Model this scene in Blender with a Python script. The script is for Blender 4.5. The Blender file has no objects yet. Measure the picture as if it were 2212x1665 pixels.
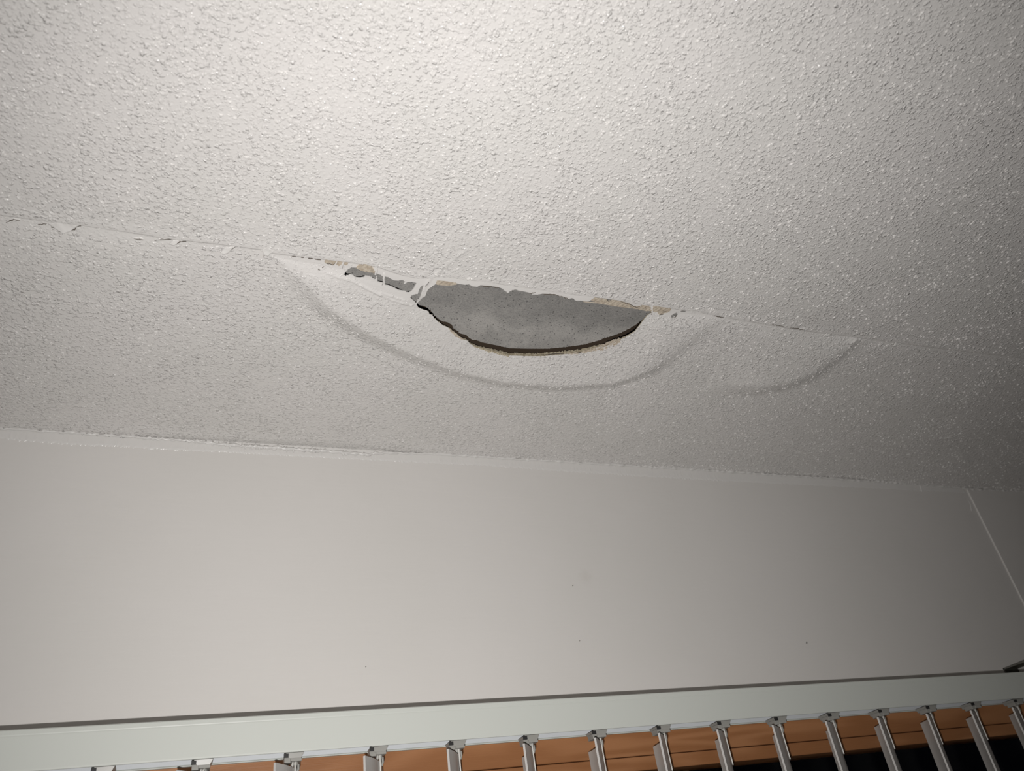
import bpy, bmesh, math, random
import numpy as np
from mathutils import Matrix, Vector

random.seed(7)
rng = np.random.default_rng(7)
S = bpy.context.scene
COL = S.collection

# ---------------------------------------------------------------- camera, light, exposure
CAM_Z = 1.86                  # eye height; wall face at y = 0.92, ceiling face at z = 2.40
CEIL = 2.40
WALL = 0.92
cam_data = bpy.data.cameras.new('camera')
cam = bpy.data.objects.new('camera', cam_data)
COL.objects.link(cam)
cam_rot = Matrix(((0.931687, -0.0880065, -0.3524405), (-0.3389481, -0.5595958, -0.7562848), (-0.1306663, 0.8240797, -0.5511977)))
cam.matrix_world = Matrix.Translation((0, 0, CAM_Z)) @ cam_rot.to_4x4()
cam_data.sensor_width = 36.0
cam_data.lens = 36.0 * 1700 / 2212
cam_data.clip_start = 0.01
cam_data.dof.use_dof = True
cam_data.dof.focus_distance = 0.86
cam_data.dof.aperture_fstop = 9.0
S.camera = cam

world = bpy.data.worlds.new('night')
S.world = world
world.use_nodes = True
world.node_tree.nodes['Background'].inputs[0].default_value = (0.004, 0.005, 0.008, 1)
world.node_tree.nodes['Background'].inputs[1].default_value = 0.1

flash = bpy.data.lights.new('flash', 'SPOT')
flash.energy = 24.5
flash.color = (1.0, 0.972, 0.945)
flash.spot_size = math.radians(116)
flash.spot_blend = 1.0
flash.shadow_soft_size = 0.004
flash_ob = bpy.data.objects.new('flash', flash)
COL.objects.link(flash_ob)
fpos = Vector((0.0, 0.0, CAM_Z)) + cam_rot @ Vector((-0.012, -0.044, 0.0))
flash_ob.matrix_world = Matrix.Translation(fpos) @ cam_rot.to_4x4()

S.view_settings.view_transform = 'Standard'
S.view_settings.look = 'None'
S.view_settings.gamma = 1.0
S.view_settings.use_curve_mapping = False
S.view_settings.exposure = 0.0

S.cycles.max_bounces = 7
S.cycles.diffuse_bounces = 4
S.cycles.glossy_bounces = 2

# ---------------------------------------------------------------- surveyed outlines on the ceiling (millimetres, x along the wall, y towards it)
SEAM = [[-180.7,566.4],[-153.0,565.6],[-133.9,565.7],[-120.3,564.9],[-85.1,565.0],[-43.9,565.9],[-12.3,563.8],[29.4,562.7],[40.1,565.5],[65.9,565.0],[87.4,564.3],[110.3,563.4],[131.0,563.7],[142.2,564.7],[150.6,567.1],[159.1,569.4],[167.1,571.3],[172.3,571.6],[180.3,572.7],[192.6,570.2],[199.4,566.7],[215.7,564.0],[228.4,565.0],[249.5,563.6],[267.6,564.2],[283.0,564.1],[296.5,565.1],[321.3,564.6],[347.0,564.8],[372.6,563.6],[399.0,563.1],[420.6,563.6],[438.4,565.0],[458.5,563.5],[487.7,564.5],[509.5,563.6],[536.5,565.3],[594.9,567.3],[667.2,569.3],[726.7,567.8],[850.3,567.1],[1042.3,563.1]]
HOLE_MAIN = [[191.3,609.7],[193.2,603.5],[196.5,598.0],[196.4,593.2],[196.8,589.2],[198.5,585.9],[201.5,582.3],[202.6,579.9],[202.7,574.8],[206.9,574.4],[211.4,574.1],[217.2,574.0],[222.0,574.3],[225.2,575.3],[232.9,575.5],[237.8,574.1],[240.8,576.1],[246.1,575.9],[250.0,572.9],[254.7,572.8],[261.8,572.3],[269.9,572.8],[273.1,573.5],[281.8,578.8],[284.2,575.3],[288.2,572.7],[292.7,573.1],[287.4,573.5],[296.8,573.7],[306.6,574.8],[309.2,576.6],[315.8,575.7],[320.0,573.5],[331.0,572.2],[337.6,572.8],[349.4,575.9],[352.4,575.4],[356.1,573.3],[360.8,576.5],[365.0,575.7],[374.7,575.2],[377.6,572.7],[381.1,566.0],[384.3,565.4],[393.2,566.0],[402.1,566.1],[412.2,567.4],[423.4,569.0],[430.2,571.5],[435.3,572.0],[438.6,570.3],[440.6,566.1],[446.1,566.0],[453.0,571.5],[457.0,577.5],[454.3,583.8],[452.9,593.3],[452.5,611.6],[447.2,622.5],[440.9,631.6],[434.1,639.9],[428.2,647.4],[420.3,652.1],[442.8,629.8],[435.7,637.4],[428.0,644.1],[417.7,651.4],[406.4,659.9],[390.1,666.9],[375.7,671.6],[359.9,676.3],[346.8,678.6],[320.2,681.5],[320.7,681.5],[307.4,678.6],[285.8,674.4],[272.9,671.2],[267.3,667.9],[263.3,663.4],[257.4,661.3],[250.5,657.3],[246.9,653.8],[241.2,649.6],[235.3,644.5],[228.2,641.5],[220.5,635.8],[215.7,631.8],[211.9,626.7],[208.2,625.3],[206.6,621.9],[203.6,620.4],[197.8,618.8],[193.7,616.8],[190.4,612.1]]
LIP = [[190.4,612.1],[193.7,616.8],[197.8,618.8],[203.6,620.4],[206.6,621.9],[208.2,625.3],[211.9,626.7],[215.7,631.8],[220.5,635.8],[228.2,641.5],[235.3,644.5],[241.2,649.6],[246.9,653.8],[250.5,657.3],[257.4,661.3],[263.3,663.4],[267.3,667.9],[272.9,671.2],[285.8,674.4],[307.4,678.6],[320.7,681.5],[320.2,681.5],[346.8,678.6],[359.9,676.3],[375.7,671.6],[390.1,666.9],[406.4,659.9],[417.7,651.4],[428.0,644.1],[435.7,637.4],[442.8,629.8],[420.3,652.1],[428.2,647.4],[434.1,639.9],[440.9,631.6],[447.2,622.5],[452.5,611.6],[452.9,593.3],[454.3,583.8],[457.0,577.5]]
SLIVER_A = [[108.7,582.0],[112.6,575.3],[115.6,572.4],[119.3,571.3],[122.3,566.6],[123.5,565.0],[126.9,562.4],[130.2,564.3],[133.3,567.3],[136.4,570.3],[138.6,573.6],[139.0,577.2],[140.6,578.4],[141.9,584.6],[138.1,583.1],[133.6,581.0],[130.7,581.4],[129.1,583.6],[125.8,584.5],[121.7,584.4],[118.4,582.2],[115.3,581.5],[111.3,584.1]]
SLIVER_B = [[140.2,575.6],[145.3,576.7],[147.5,578.5],[148.8,582.8],[149.6,587.6],[148.1,587.5],[145.5,587.1],[143.8,586.5],[142.6,584.1]]
SLIVER_C = [[149.3,578.5],[153.4,578.8],[156.4,580.8],[159.3,582.3],[164.4,581.9],[168.2,580.5],[171.6,582.0],[170.4,585.3],[171.5,585.9],[172.9,582.9],[176.3,581.9],[180.0,582.0],[183.3,582.1],[182.1,590.4],[180.2,595.6],[178.0,597.2],[175.9,596.4],[174.9,595.6],[167.5,595.2],[163.3,593.0],[158.7,591.2],[155.4,590.3],[153.1,590.4],[151.8,589.1]]
SLIVER_D = [[181.6,603.3],[182.3,600.8],[183.7,598.7],[188.0,596.8],[188.0,590.4],[188.6,586.7],[189.5,585.0],[191.1,584.1],[191.2,586.6],[191.2,592.6],[191.3,599.4],[190.4,606.1],[189.3,610.4],[187.2,608.3],[184.3,605.6]]
SLIVER_E = [[192.4,584.0],[193.7,581.8],[194.3,579.3],[195.3,576.5],[195.6,580.2],[194.7,583.5],[193.3,586.0]]
BOARD_EDGE = [[191.8,614.5],[194.9,618.4],[197.9,618.3],[201.6,618.9],[206.5,621.7],[207.6,623.3],[210.2,624.2],[214.1,629.5],[218.8,633.3],[223.3,636.3],[227.7,638.8],[228.7,638.1],[232.7,638.8],[238.6,642.1],[242.0,647.3],[248.2,651.1],[251.2,654.5],[259.4,656.0],[263.9,660.3],[269.4,663.4],[272.5,662.8],[283.4,666.0],[304.3,668.6],[316.5,670.7],[316.7,670.7],[342.8,667.1],[362.3,663.7],[374.8,659.9],[385.8,655.8],[403.9,648.3],[415.3,640.3],[422.8,636.3],[430.8,629.0],[439.0,622.3],[415.4,640.3],[423.3,635.7],[430.9,629.0],[440.0,621.1],[446.5,612.6],[450.8,605.6],[454.3,595.8],[456.1,588.4],[458.9,580.9]]
SAG_A = [[35.3,576.1],[52.0,592.3],[66.6,604.4],[98.7,636.4],[143.0,667.4],[201.5,697.1],[263.8,721.7],[326.6,733.2],[400.8,731.7],[471.2,714.3],[515.0,682.3],[532.7,642.5],[547.3,590.4]]
SAG_B = [[613.6,707.0],[686.7,693.4],[720.8,676.8],[750.3,654.4],[763.1,612.9],[763.6,577.6],[785.5,567.7]]
TAN_RIGHT = [[378.5,574.1],[381.6,566.5],[393.6,566.5],[398.1,570.3],[403.1,567.9],[412.8,568.3],[424.0,570.0],[431.3,573.3],[440.0,572.6],[441.9,567.0],[448.3,567.2],[453.1,572.0],[456.2,576.3],[451.4,578.2],[438.0,576.9],[410.5,577.4],[389.3,575.8]]
TAN_RIGHT2 = [[454.4,568.4],[458.8,563.7],[465.2,564.8],[471.3,565.6],[476.7,567.5],[477.8,570.7],[475.0,574.7],[471.5,577.4],[467.4,579.1],[463.0,575.0],[460.9,576.4],[457.8,576.0],[455.6,572.5]]
TAN_A = [[119.2,571.0],[122.3,566.3],[122.4,560.5],[125.0,557.8],[128.9,557.7],[131.0,563.0],[133.8,567.2],[136.3,570.0],[138.5,573.2],[138.5,577.0],[136.9,575.1],[132.4,574.9],[127.4,574.8],[123.1,573.5]]
TAN_L1 = [[88.3,569.1],[90.4,564.8],[94.2,563.7],[97.9,564.1],[99.9,566.6],[98.4,569.6],[97.2,572.0],[95.8,570.8],[92.2,570.7],[89.9,571.4]]
TAN_L2 = [[100.2,570.8],[100.8,567.0],[102.3,564.3],[105.1,564.3],[105.4,567.9],[103.9,571.2],[102.6,572.7]]
TAN_L3 = [[106.7,567.6],[107.2,564.5],[110.2,563.6],[111.5,566.0],[110.4,569.2],[108.2,570.3]]
TAN_TOP_LEFT = [[202.5,575.0],[211.6,574.6],[217.4,574.5],[222.2,574.8],[224.9,576.0],[224.2,577.8],[218.1,580.8],[207.8,581.6],[203.0,581.3]]
GREY_R1 = [[481.9,580.4],[483.8,576.0],[486.8,572.5],[489.7,574.9],[488.9,578.6],[485.6,580.5]]
GREY_R2 = [[491.2,570.1],[492.9,566.8],[497.1,566.5],[497.1,569.0],[493.8,570.8]]
PAINT_LINE = [[370.4,578.3],[389.7,576.6],[410.7,577.8],[438.0,576.9],[451.8,577.7]]
FLAKE_1 = [[-145.9,570.6],[-136.9,566.4],[-128.3,565.9],[-120.5,565.7],[-124.8,570.5],[-128.9,574.8],[-135.0,578.2],[-138.2,575.8],[-142.3,573.2]]
FLAKE_2 = [[-177.9,576.6],[-172.1,570.5],[-166.5,570.8],[-170.6,573.5]]
FLAKE_3 = [[-49.7,573.8],[-46.1,568.9],[-35.6,566.7],[-41.8,571.3],[-45.0,573.9]]
FLAKE_4 = [[-5.6,575.5],[-2.1,569.3],[6.4,565.8],[0.9,574.6]]
FLAKE_5 = [[30.2,564.0],[32.7,560.9],[38.3,560.6],[40.4,564.4],[35.8,569.7],[32.3,568.4]]
FLAKE_6 = [[-79.2,573.8],[-74.0,571.0],[-69.9,573.4],[-74.1,575.1]]
FLAKE_7 = [[-62.2,573.3],[-56.5,568.8],[-45.1,566.3],[-54.4,570.8]]
FLAKE_8 = [[700.1,575.7],[701.9,569.2],[717.3,567.9],[707.8,573.6]]
FLAKE_9 = [[814.4,574.0],[814.1,568.3],[824.3,568.4],[820.3,573.6]]
FLAKE_10 = [[654.6,567.5],[663.5,564.3],[673.5,565.5],[665.6,569.9]]
CRACKS = [[0.8,[[-177.9,576.6],[-174.2,573.3],[-171.3,571.5],[-167.0,571.2]]],[0.5,[[-153.7,573.1],[-149.8,572.0],[-146.8,570.9]]],[1.3,[[-143.8,574.0],[-139.6,575.0],[-137.4,577.6],[-134.5,578.1],[-130.9,575.3],[-125.9,573.1],[-124.2,569.6],[-120.2,567.2]]],[0.5,[[-78.7,573.7],[-75.1,574.0],[-71.0,573.9]]],[0.5,[[-61.7,572.7],[-56.5,569.6],[-51.3,568.5],[-47.7,567.2]]],[0.8,[[-49.2,573.7],[-43.9,573.4],[-40.8,569.9],[-37.7,568.7],[-35.1,566.5]]],[1.3,[[-5.6,575.5],[-1.8,575.5],[0.9,574.1]]],[0.4,[[3.4,570.6],[6.9,565.7]]],[0.7,[[31.7,568.8],[33.0,570.3],[32.9,574.6]]],[0.7,[[57.4,569.5],[59.4,567.0],[61.2,565.5]]],[0.8,[[66.0,565.3],[68.7,565.2]]],[0.9,[[72.9,565.9],[74.8,565.8],[77.0,564.4]]],[0.8,[[78.9,566.9],[80.9,567.1],[84.7,565.7]]],[1.0,[[87.5,576.8],[89.3,575.5]]],[0.7,[[83.9,579.3],[86.0,579.5]]],[0.5,[[88.9,569.9],[91.5,571.1],[95.0,571.0],[96.8,572.1],[98.8,569.6]]],[1.2,[[701.1,574.0],[709.1,569.4]]],[1.2,[[813.8,573.5],[819.8,573.0]]],[0.7,[[643.4,567.5],[654.0,566.7],[666.5,568.2]]],[0.6,[[532.6,565.3],[535.8,565.5],[547.9,566.6]]],[0.5,[[615.7,566.0],[633.7,566.4]]],[0.6,[[250.1,573.3],[253.1,573.3],[261.8,572.3]]],[0.8,[[262.6,573.0],[269.7,572.3]]],[0.8,[[306.0,574.9],[311.4,572.5]]],[0.7,[[321.4,573.7],[328.6,572.7],[334.0,571.7],[339.6,572.8]]],[0.6,[[340.8,572.6],[348.6,574.2],[352.4,575.4]]],[0.7,[[357.4,673.5],[365.1,671.7],[374.3,668.4],[384.3,666.7]]],[0.9,[[399.6,662.4],[404.8,659.6]]],[0.4,[[393.2,566.0],[397.8,569.7],[400.2,567.9]]],[0.4,[[412.5,567.8],[423.6,569.4],[430.4,571.9],[435.8,572.8],[438.4,569.9]]],[0.7,[[467.4,579.0],[472.1,577.1]]],[0.9,[[482.8,580.6],[487.8,579.1],[489.3,575.3]]],[0.4,[[466.5,570.8],[471.7,573.7],[475.1,572.1]]]]

# ---------------------------------------------------------------- helpers
def link(o, parent=None):
    COL.objects.link(o)
    if parent is not None:
        o.parent = parent
    return o

def mesh_obj(name, verts, faces, mat=None, parent=None, smooth=False):
    me = bpy.data.meshes.new(name)
    me.from_pydata([tuple(map(float, v)) for v in verts], [], [tuple(int(i) for i in f) for f in faces])
    me.update()
    if mat: me.materials.append(mat)
    if smooth:
        me.polygons.foreach_set('use_smooth', [True] * len(me.polygons))
    return link(bpy.data.objects.new(name, me), parent)

def structure(o):
    o['kind'] = 'structure'
    return o

class MB:
    def __init__(self): self.v = []; self.f = []
    def add(self, vs, fs):
        n = len(self.v); self.v += [tuple(p) for p in vs]; self.f += [tuple(i + n for i in f) for f in fs]
    def box(self, x0, x1, y0, y1, z0, z1):
        self.add([(x0,y0,z0),(x1,y0,z0),(x1,y1,z0),(x0,y1,z0),(x0,y0,z1),(x1,y0,z1),(x1,y1,z1),(x0,y1,z1)],
                 [(0,3,2,1),(4,5,6,7),(0,1,5,4),(1,2,6,5),(2,3,7,6),(3,0,4,7)])
    def taper(self, x0, x1, y0, y1, z0, z1, dx, dy=0):       # box whose bottom is narrower by dx, dy on each side
        self.add([(x0+dx,y0+dy,z0),(x1-dx,y0+dy,z0),(x1-dx,y1-dy,z0),(x0+dx,y1-dy,z0),(x0,y0,z1),(x1,y0,z1),(x1,y1,z1),(x0,y1,z1)],
                 [(0,3,2,1),(4,5,6,7),(0,1,5,4),(1,2,6,5),(2,3,7,6),(3,0,4,7)])
    def extrude_x(self, prof, x0, x1):                       # closed profile of (y, z), counter-clockwise
        n = len(prof)
        self.add([(x0,y,z) for y,z in prof] + [(x1,y,z) for y,z in prof],
                 [(i,(i+1)%n,(i+1)%n+n,i+n) for i in range(n)] + [tuple(range(n))[::-1], tuple(range(n,2*n))])
    def tube(self, pts, r, n=8):
        pts = [Vector(p) for p in pts]; rings = []
        for i,p in enumerate(pts):
            d = (pts[min(i+1,len(pts)-1)] - pts[max(i-1,0)]).normalized()
            a = d.orthogonal().normalized() if abs(d.z) > .9 else d.cross(Vector((0,0,1))).normalized()
            b = d.cross(a)
            rr = r[i] if isinstance(r,(list,tuple)) else r
            rings.append([p + (a*math.cos(t)+b*math.sin(t))*rr for t in [2*math.pi*k/n for k in range(n)]])
        vs = [v for q in rings for v in q]
        fs = [(i*n+k, i*n+(k+1)%n, (i+1)*n+(k+1)%n, (i+1)*n+k) for i in range(len(pts)-1) for k in range(n)]
        fs += [tuple(range(n))[::-1], tuple(range((len(pts)-1)*n, len(pts)*n))]
        self.add(vs, fs)
    def obj(self, name, mat, parent=None, smooth=False, bevel=0):
        o = mesh_obj(name, self.v, self.f, mat, parent, smooth)
        if bevel:
            m = o.modifiers.new('bevel','BEVEL'); m.width = bevel; m.segments = 2; m.limit_method = 'ANGLE'
        return o

# ---------------------------------------------------------------- materials
def new_mat(name):
    m = bpy.data.materials.new(name); m.use_nodes = True
    nt = m.node_tree
    return m, nt, nt.nodes['Principled BSDF']

def N(nt, kind, **kw):
    n = nt.nodes.new(kind)
    for k, v in kw.items():
        if k in n.inputs.keys(): n.inputs[k].default_value = v
        else: setattr(n, k, v)
    return n

def M(nt, op, a, b=None, c=None, clamp=False):
    n = nt.nodes.new('ShaderNodeMath'); n.operation = op; n.use_clamp = clamp
    for i, x in enumerate((a, b, c)):
        if x is None: continue
        if isinstance(x, (int, float)): n.inputs[i].default_value = x
        else: nt.links.new(x, n.inputs[i])
    return n.outputs[0]

def ramp(nt, src, a, b, lo=0.0, hi=1.0):
    n = nt.nodes.new('ShaderNodeMapRange'); n.interpolation_type = 'SMOOTHSTEP'
    n.inputs['From Min'].default_value = a; n.inputs['From Max'].default_value = b
    n.inputs['To Min'].default_value = lo; n.inputs['To Max'].default_value = hi
    nt.links.new(src, n.inputs['Value'])
    return n.outputs['Result']

def coords(nt, scale=(1,1,1)):
    t = nt.nodes.new('ShaderNodeTexCoord'); m = nt.nodes.new('ShaderNodeMapping')
    m.inputs['Scale'].default_value = scale
    nt.links.new(t.outputs['Object'], m.inputs['Vector'])
    return m.outputs['Vector']

def noise(nt, vec, scale, detail=2.0, rough=0.5, dist=0.0):
    n = N(nt, 'ShaderNodeTexNoise', Scale=scale, Detail=detail, Roughness=rough, Distortion=dist)
    nt.links.new(vec, n.inputs['Vector'])
    return n.outputs['Fac']

def mix_col(nt, fac, a, b):
    n = nt.nodes.new('ShaderNodeMix'); n.data_type = 'RGBA'
    if isinstance(fac, (int,float)): n.inputs['Factor'].default_value = fac
    else: nt.links.new(fac, n.inputs['Factor'])
    for s, x in (('A', a), ('B', b)):
        sock = [i for i in n.inputs if i.name == s and i.type == 'RGBA'][0]
        if isinstance(x, tuple): sock.default_value = (*x, 1)
        else: nt.links.new(x, sock)
    return [o for o in n.outputs if o.type == 'RGBA'][0]

def bump(nt, bsdf, height, dist, strength=1.0):
    b = nt.nodes.new('ShaderNodeBump'); b.inputs['Distance'].default_value = dist; b.inputs['Strength'].default_value = strength
    nt.links.new(height, b.inputs['Height']); nt.links.new(b.outputs['Normal'], bsdf.inputs['Normal'])
    return b

def plain(name, col, rough=0.5, spec=0.5, metal=0.0):
    m, nt, b = new_mat(name)
    b.inputs['Base Color'].default_value = (*col, 1); b.inputs['Roughness'].default_value = rough
    b.inputs['Specular IOR Level'].default_value = spec; b.inputs['Metallic'].default_value = metal
    return m

def stippled_paint():
    m, nt, b = new_mat('stippled ceiling paint')
    co = coords(nt)
    # rolled stipple: small raised droplets, many of them run together into short crooked ridges
    wob = N(nt, 'ShaderNodeTexNoise', Scale=240.0, Detail=1.0); nt.links.new(co, wob.inputs['Vector'])
    sh = nt.nodes.new('ShaderNodeVectorMath'); sh.operation = 'MULTIPLY_ADD'
    nt.links.new(wob.outputs['Color'], sh.inputs[0]); sh.inputs[1].default_value = (0.0026, 0.0026, 0.0026); nt.links.new(co, sh.inputs[2])
    cw = sh.outputs[0]
    def drops(scale, r0, r1, keep_above, power=0.85):
        v = N(nt, 'ShaderNodeTexVoronoi', Scale=scale, Randomness=1.0); v.feature = 'F1'
        v.voronoi_dimensions = '2D'
        nt.links.new(cw, v.inputs['Vector'])
        c = nt.nodes.new('ShaderNodeSeparateColor'); nt.links.new(v.outputs['Color'], c.inputs[0])
        rad = M(nt, 'MULTIPLY_ADD', c.outputs[0], r1, r0)
        q = M(nt, 'MINIMUM', M(nt, 'DIVIDE', v.outputs['Distance'], rad), 1.0)
        dome = M(nt, 'POWER', M(nt, 'SUBTRACT', 1.0, M(nt, 'MULTIPLY', q, q)), power)
        return M(nt, 'MULTIPLY', dome, ramp(nt, c.outputs[1], keep_above - .05, keep_above + .05))
    d1 = drops(175.0, 0.20, 0.26, 0.50)
    d2 = drops(340.0, 0.25, 0.28, 0.52)
    d3 = drops(135.0, 0.11, 0.13, 0.42, 0.5)
    rid = M(nt, 'ABSOLUTE', M(nt, 'SUBTRACT', noise(nt, co, 130.0, 2.0, 0.55, 0.4), 0.5))
    ridge = ramp(nt, rid, 0.075, 0.0)
    blob = ramp(nt, noise(nt, co, 250.0, 2.0, 0.55, 0.3), 0.54, 0.66)
    n2 = noise(nt, co, 420.0, 2.0, 0.5)
    dens = ramp(nt, noise(nt, co, 20.0, 1.5, 0.5), 0.30, 0.62, 0.6, 1.0)
    h = M(nt, 'ADD', M(nt, 'MULTIPLY', d1, 0.42), M(nt, 'MULTIPLY', d2, 0.24))
    h = M(nt, 'ADD', h, M(nt, 'MULTIPLY', M(nt, 'MULTIPLY', ridge, blob), 0.30))
    h = M(nt, 'ADD', h, M(nt, 'MULTIPLY', blob, 0.32))
    h = M(nt, 'ADD', h, M(nt, 'MULTIPLY', d3, 0.45))
    h = M(nt, 'ADD', M(nt, 'MULTIPLY', h, dens), M(nt, 'MULTIPLY', n2, 0.10))
    at = nt.nodes.new('ShaderNodeAttribute'); at.attribute_name = 'stipple'
    h = M(nt, 'MULTIPLY', h, at.outputs['Fac'])
    bump(nt, b, h, 0.00125)
    tint = noise(nt, co, 7.0, 3.0, 0.55)
    col = mix_col(nt, ramp(nt, tint, 0.38, 0.62), (0.780, 0.764, 0.744), (0.796, 0.776, 0.760))
    nt.links.new(col, b.inputs['Base Color'])
    b.inputs['Roughness'].default_value = 0.15
    b.inputs['Specular IOR Level'].default_value = 0.62
    return m

def wall_paint():
    m, nt, b = new_mat('smooth wall paint')
    co = coords(nt)
    tint = noise(nt, co, 5.0, 3.0, 0.5)
    col = mix_col(nt, ramp(nt, tint, 0.35, 0.65), (0.735, 0.716, 0.690), (0.752, 0.731, 0.708))
    # faint rubbed smudge
    mp = nt.nodes.new('ShaderNodeVectorMath'); mp.operation = 'DISTANCE'
    nt.links.new(co, mp.inputs[0]); mp.inputs[1].default_value = (0.4929, WALL, CAM_Z + 0.3625)
    sm = M(nt, 'MULTIPLY', ramp(nt, M(nt, 'ADD', mp.outputs['Value'], M(nt, 'MULTIPLY', noise(nt, co, 160.0, 2.0), 0.012)), 0.021, 0.006), 0.30)
    col = mix_col(nt, sm, col, (0.62, 0.59, 0.55))
    nt.links.new(col, b.inputs['Base Color'])
    b.inputs['Roughness'].default_value = 0.55
    b.inputs['Specular IOR Level'].default_value = 0.3
    h = M(nt, 'ADD', noise(nt, coords(nt, (1, 1, 6)), 14.0, 3.0, 0.6), M(nt, 'MULTIPLY', noise(nt, co, 260.0, 2.0), 0.10))
    bump(nt, b, h, 0.0008, 0.6)
    return m

def fibre_board():
    m, nt, b = new_mat('grey fibre board')
    co = coords(nt)
    big = noise(nt, co, 28.0, 4.0, 0.65, 0.6)
    fine = noise(nt, coords(nt, (1, 1.3, 1)), 560.0, 4.0, 0.75)
    v = N(nt, 'ShaderNodeTexVoronoi', Scale=330.0, Randomness=1.0); nt.links.new(co, v.inputs['Vector'])
    sp = nt.nodes.new('ShaderNodeSeparateColor'); nt.links.new(v.outputs['Color'], sp.inputs[0])
    pit = M(nt, 'MULTIPLY', ramp(nt, v.outputs['Distance'], M(nt, 'MULTIPLY_ADD', sp.outputs[1], 0.25, 0.12) if 0 else 0.33, 0.12), M(nt, 'GREATER_THAN', sp.outputs[0], 0.72))
    col = mix_col(nt, ramp(nt, big, 0.36, 0.62), (0.37, 0.36, 0.345), (0.455, 0.44, 0.42))
    # damp, abraded zone along the joint: darker and more heavily specked than the rest
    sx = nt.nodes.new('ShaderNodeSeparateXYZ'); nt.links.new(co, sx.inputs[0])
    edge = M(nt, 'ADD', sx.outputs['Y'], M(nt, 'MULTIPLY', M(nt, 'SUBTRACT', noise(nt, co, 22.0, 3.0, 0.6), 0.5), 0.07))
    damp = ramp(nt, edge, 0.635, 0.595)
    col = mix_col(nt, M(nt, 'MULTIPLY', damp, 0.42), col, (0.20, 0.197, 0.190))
    fine = M(nt, 'ADD', fine, M(nt, 'MULTIPLY', damp, 0.05))
    col = mix_col(nt, M(nt, 'MULTIPLY', ramp(nt, fine, 0.46, 0.66), 0.50), col, (0.150, 0.150, 0.150))
    col = mix_col(nt, M(nt, 'MULTIPLY', pit, 0.75), col, (0.075, 0.075, 0.078))
    nt.links.new(col, b.inputs['Base Color'])
    b.inputs['Roughness'].default_value = 0.85
    b.inputs['Specular IOR Level'].default_value = 0.2
    bump(nt, b, M(nt, 'SUBTRACT', fine, pit), 0.0005, 0.7)
    return m

def plaster(name, c1, c2, c3):
    m, nt, b = new_mat(name)
    co = coords(nt)
    n = noise(nt, co, 240.0, 4.0, 0.7)
    col = mix_col(nt, ramp(nt, n, 0.35, 0.6), c1, c2)
    col = mix_col(nt, M(nt, 'MULTIPLY', ramp(nt, noise(nt, co, 520.0, 3.0, 0.7), 0.56, 0.70), 0.7), col, c3)
    nt.links.new(col, b.inputs['Base Color'])
    b.inputs['Roughness'].default_value = 0.9
    b.inputs['Specular IOR Level'].default_value = 0.15
    bump(nt, b, noise(nt, co, 900.0, 3.0, 0.7), 0.0006, 0.8)
    return m

def varnished_wood():
    m, nt, b = new_mat('varnished orange timber')
    co = coords(nt, (1.0, 9.0, 9.0))
    w = noise(nt, co, 3.0, 2.0, 0.45, 0.8)
    rings = M(nt, 'PINGPONG', M(nt, 'MULTIPLY', w, 3.0), 0.5)
    col = mix_col(nt, ramp(nt, rings, 0.05, 0.45), (0.420, 0.200, 0.092), (0.335, 0.148, 0.062))
    fine = noise(nt, coords(nt, (1.0, 40.0, 40.0)), 22.0, 3.0, 0.6)
    # damp, abraded zone along the joint: darker and more heavily specked than the rest
    sx = nt.nodes.new('ShaderNodeSeparateXYZ'); nt.links.new(co, sx.inputs[0])
    edge = M(nt, 'ADD', sx.outputs['Y'], M(nt, 'MULTIPLY', M(nt, 'SUBTRACT', noise(nt, co, 22.0, 3.0, 0.6), 0.5), 0.07))
    damp = ramp(nt, edge, 0.635, 0.595)
    col = mix_col(nt, M(nt, 'MULTIPLY', damp, 0.42), col, (0.20, 0.197, 0.190))
    fine = M(nt, 'ADD', fine, M(nt, 'MULTIPLY', damp, 0.05))
    col = mix_col(nt, M(nt, 'MULTIPLY', ramp(nt, fine, 0.45, 0.7), 0.18), col, (0.43, 0.20, 0.085))
    nt.links.new(col, b.inputs['Base Color'])
    b.inputs['Roughness'].default_value = 0.38
    b.inputs['Specular IOR Level'].default_value = 0.4
    bump(nt, b, fine, 0.0004, 0.4)
    return m

M_STIP = stippled_paint()
M_WALL = wall_paint()
M_GLOSS = plain('glossy white paint', (0.79, 0.775, 0.755), 0.28, 0.5)
M_BOARD = fibre_board()
M_TAN = plaster('tan plaster', (0.52, 0.44, 0.35), (0.64, 0.57, 0.47), (0.20, 0.16, 0.12))
M_EDGE = plaster('broken plaster edge', (0.40, 0.34, 0.24), (0.58, 0.52, 0.40), (0.14, 0.11, 0.07))
M_WOOD = varnished_wood()
M_JOIST = plain('added brown roof timber', (0.075, 0.055, 0.040), 0.9, 0.1)
M_RAIL = plain('pale grey green enamel', (0.640, 0.665, 0.625), 0.42, 0.4)
M_RAILIN = plain('bluish white track plastic', (0.70, 0.73, 0.76), 0.4, 0.4)
M_PLASTIC = plain('grey translucent plastic', (0.36, 0.355, 0.33), 0.35, 0.5)
M_DARKPL = plain('dark plastic', (0.03, 0.03, 0.03), 0.5, 0.4)
M_SLAT = plain('white slat vinyl', (0.60, 0.585, 0.565), 0.35, 0.5)
M_CLIP = plain('white clip plastic', (0.66, 0.645, 0.61), 0.3, 0.5)
M_METAL = plain('grey zinc bracket', (0.22, 0.22, 0.20), 0.35, 0.5, 0.8)
M_FLOOR = plain('beige carpet', (0.36, 0.31, 0.26), 0.95, 0.1)
M_CHIP = plain('grey paint chip', (0.30, 0.29, 0.27), 0.8, 0.2)

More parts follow.
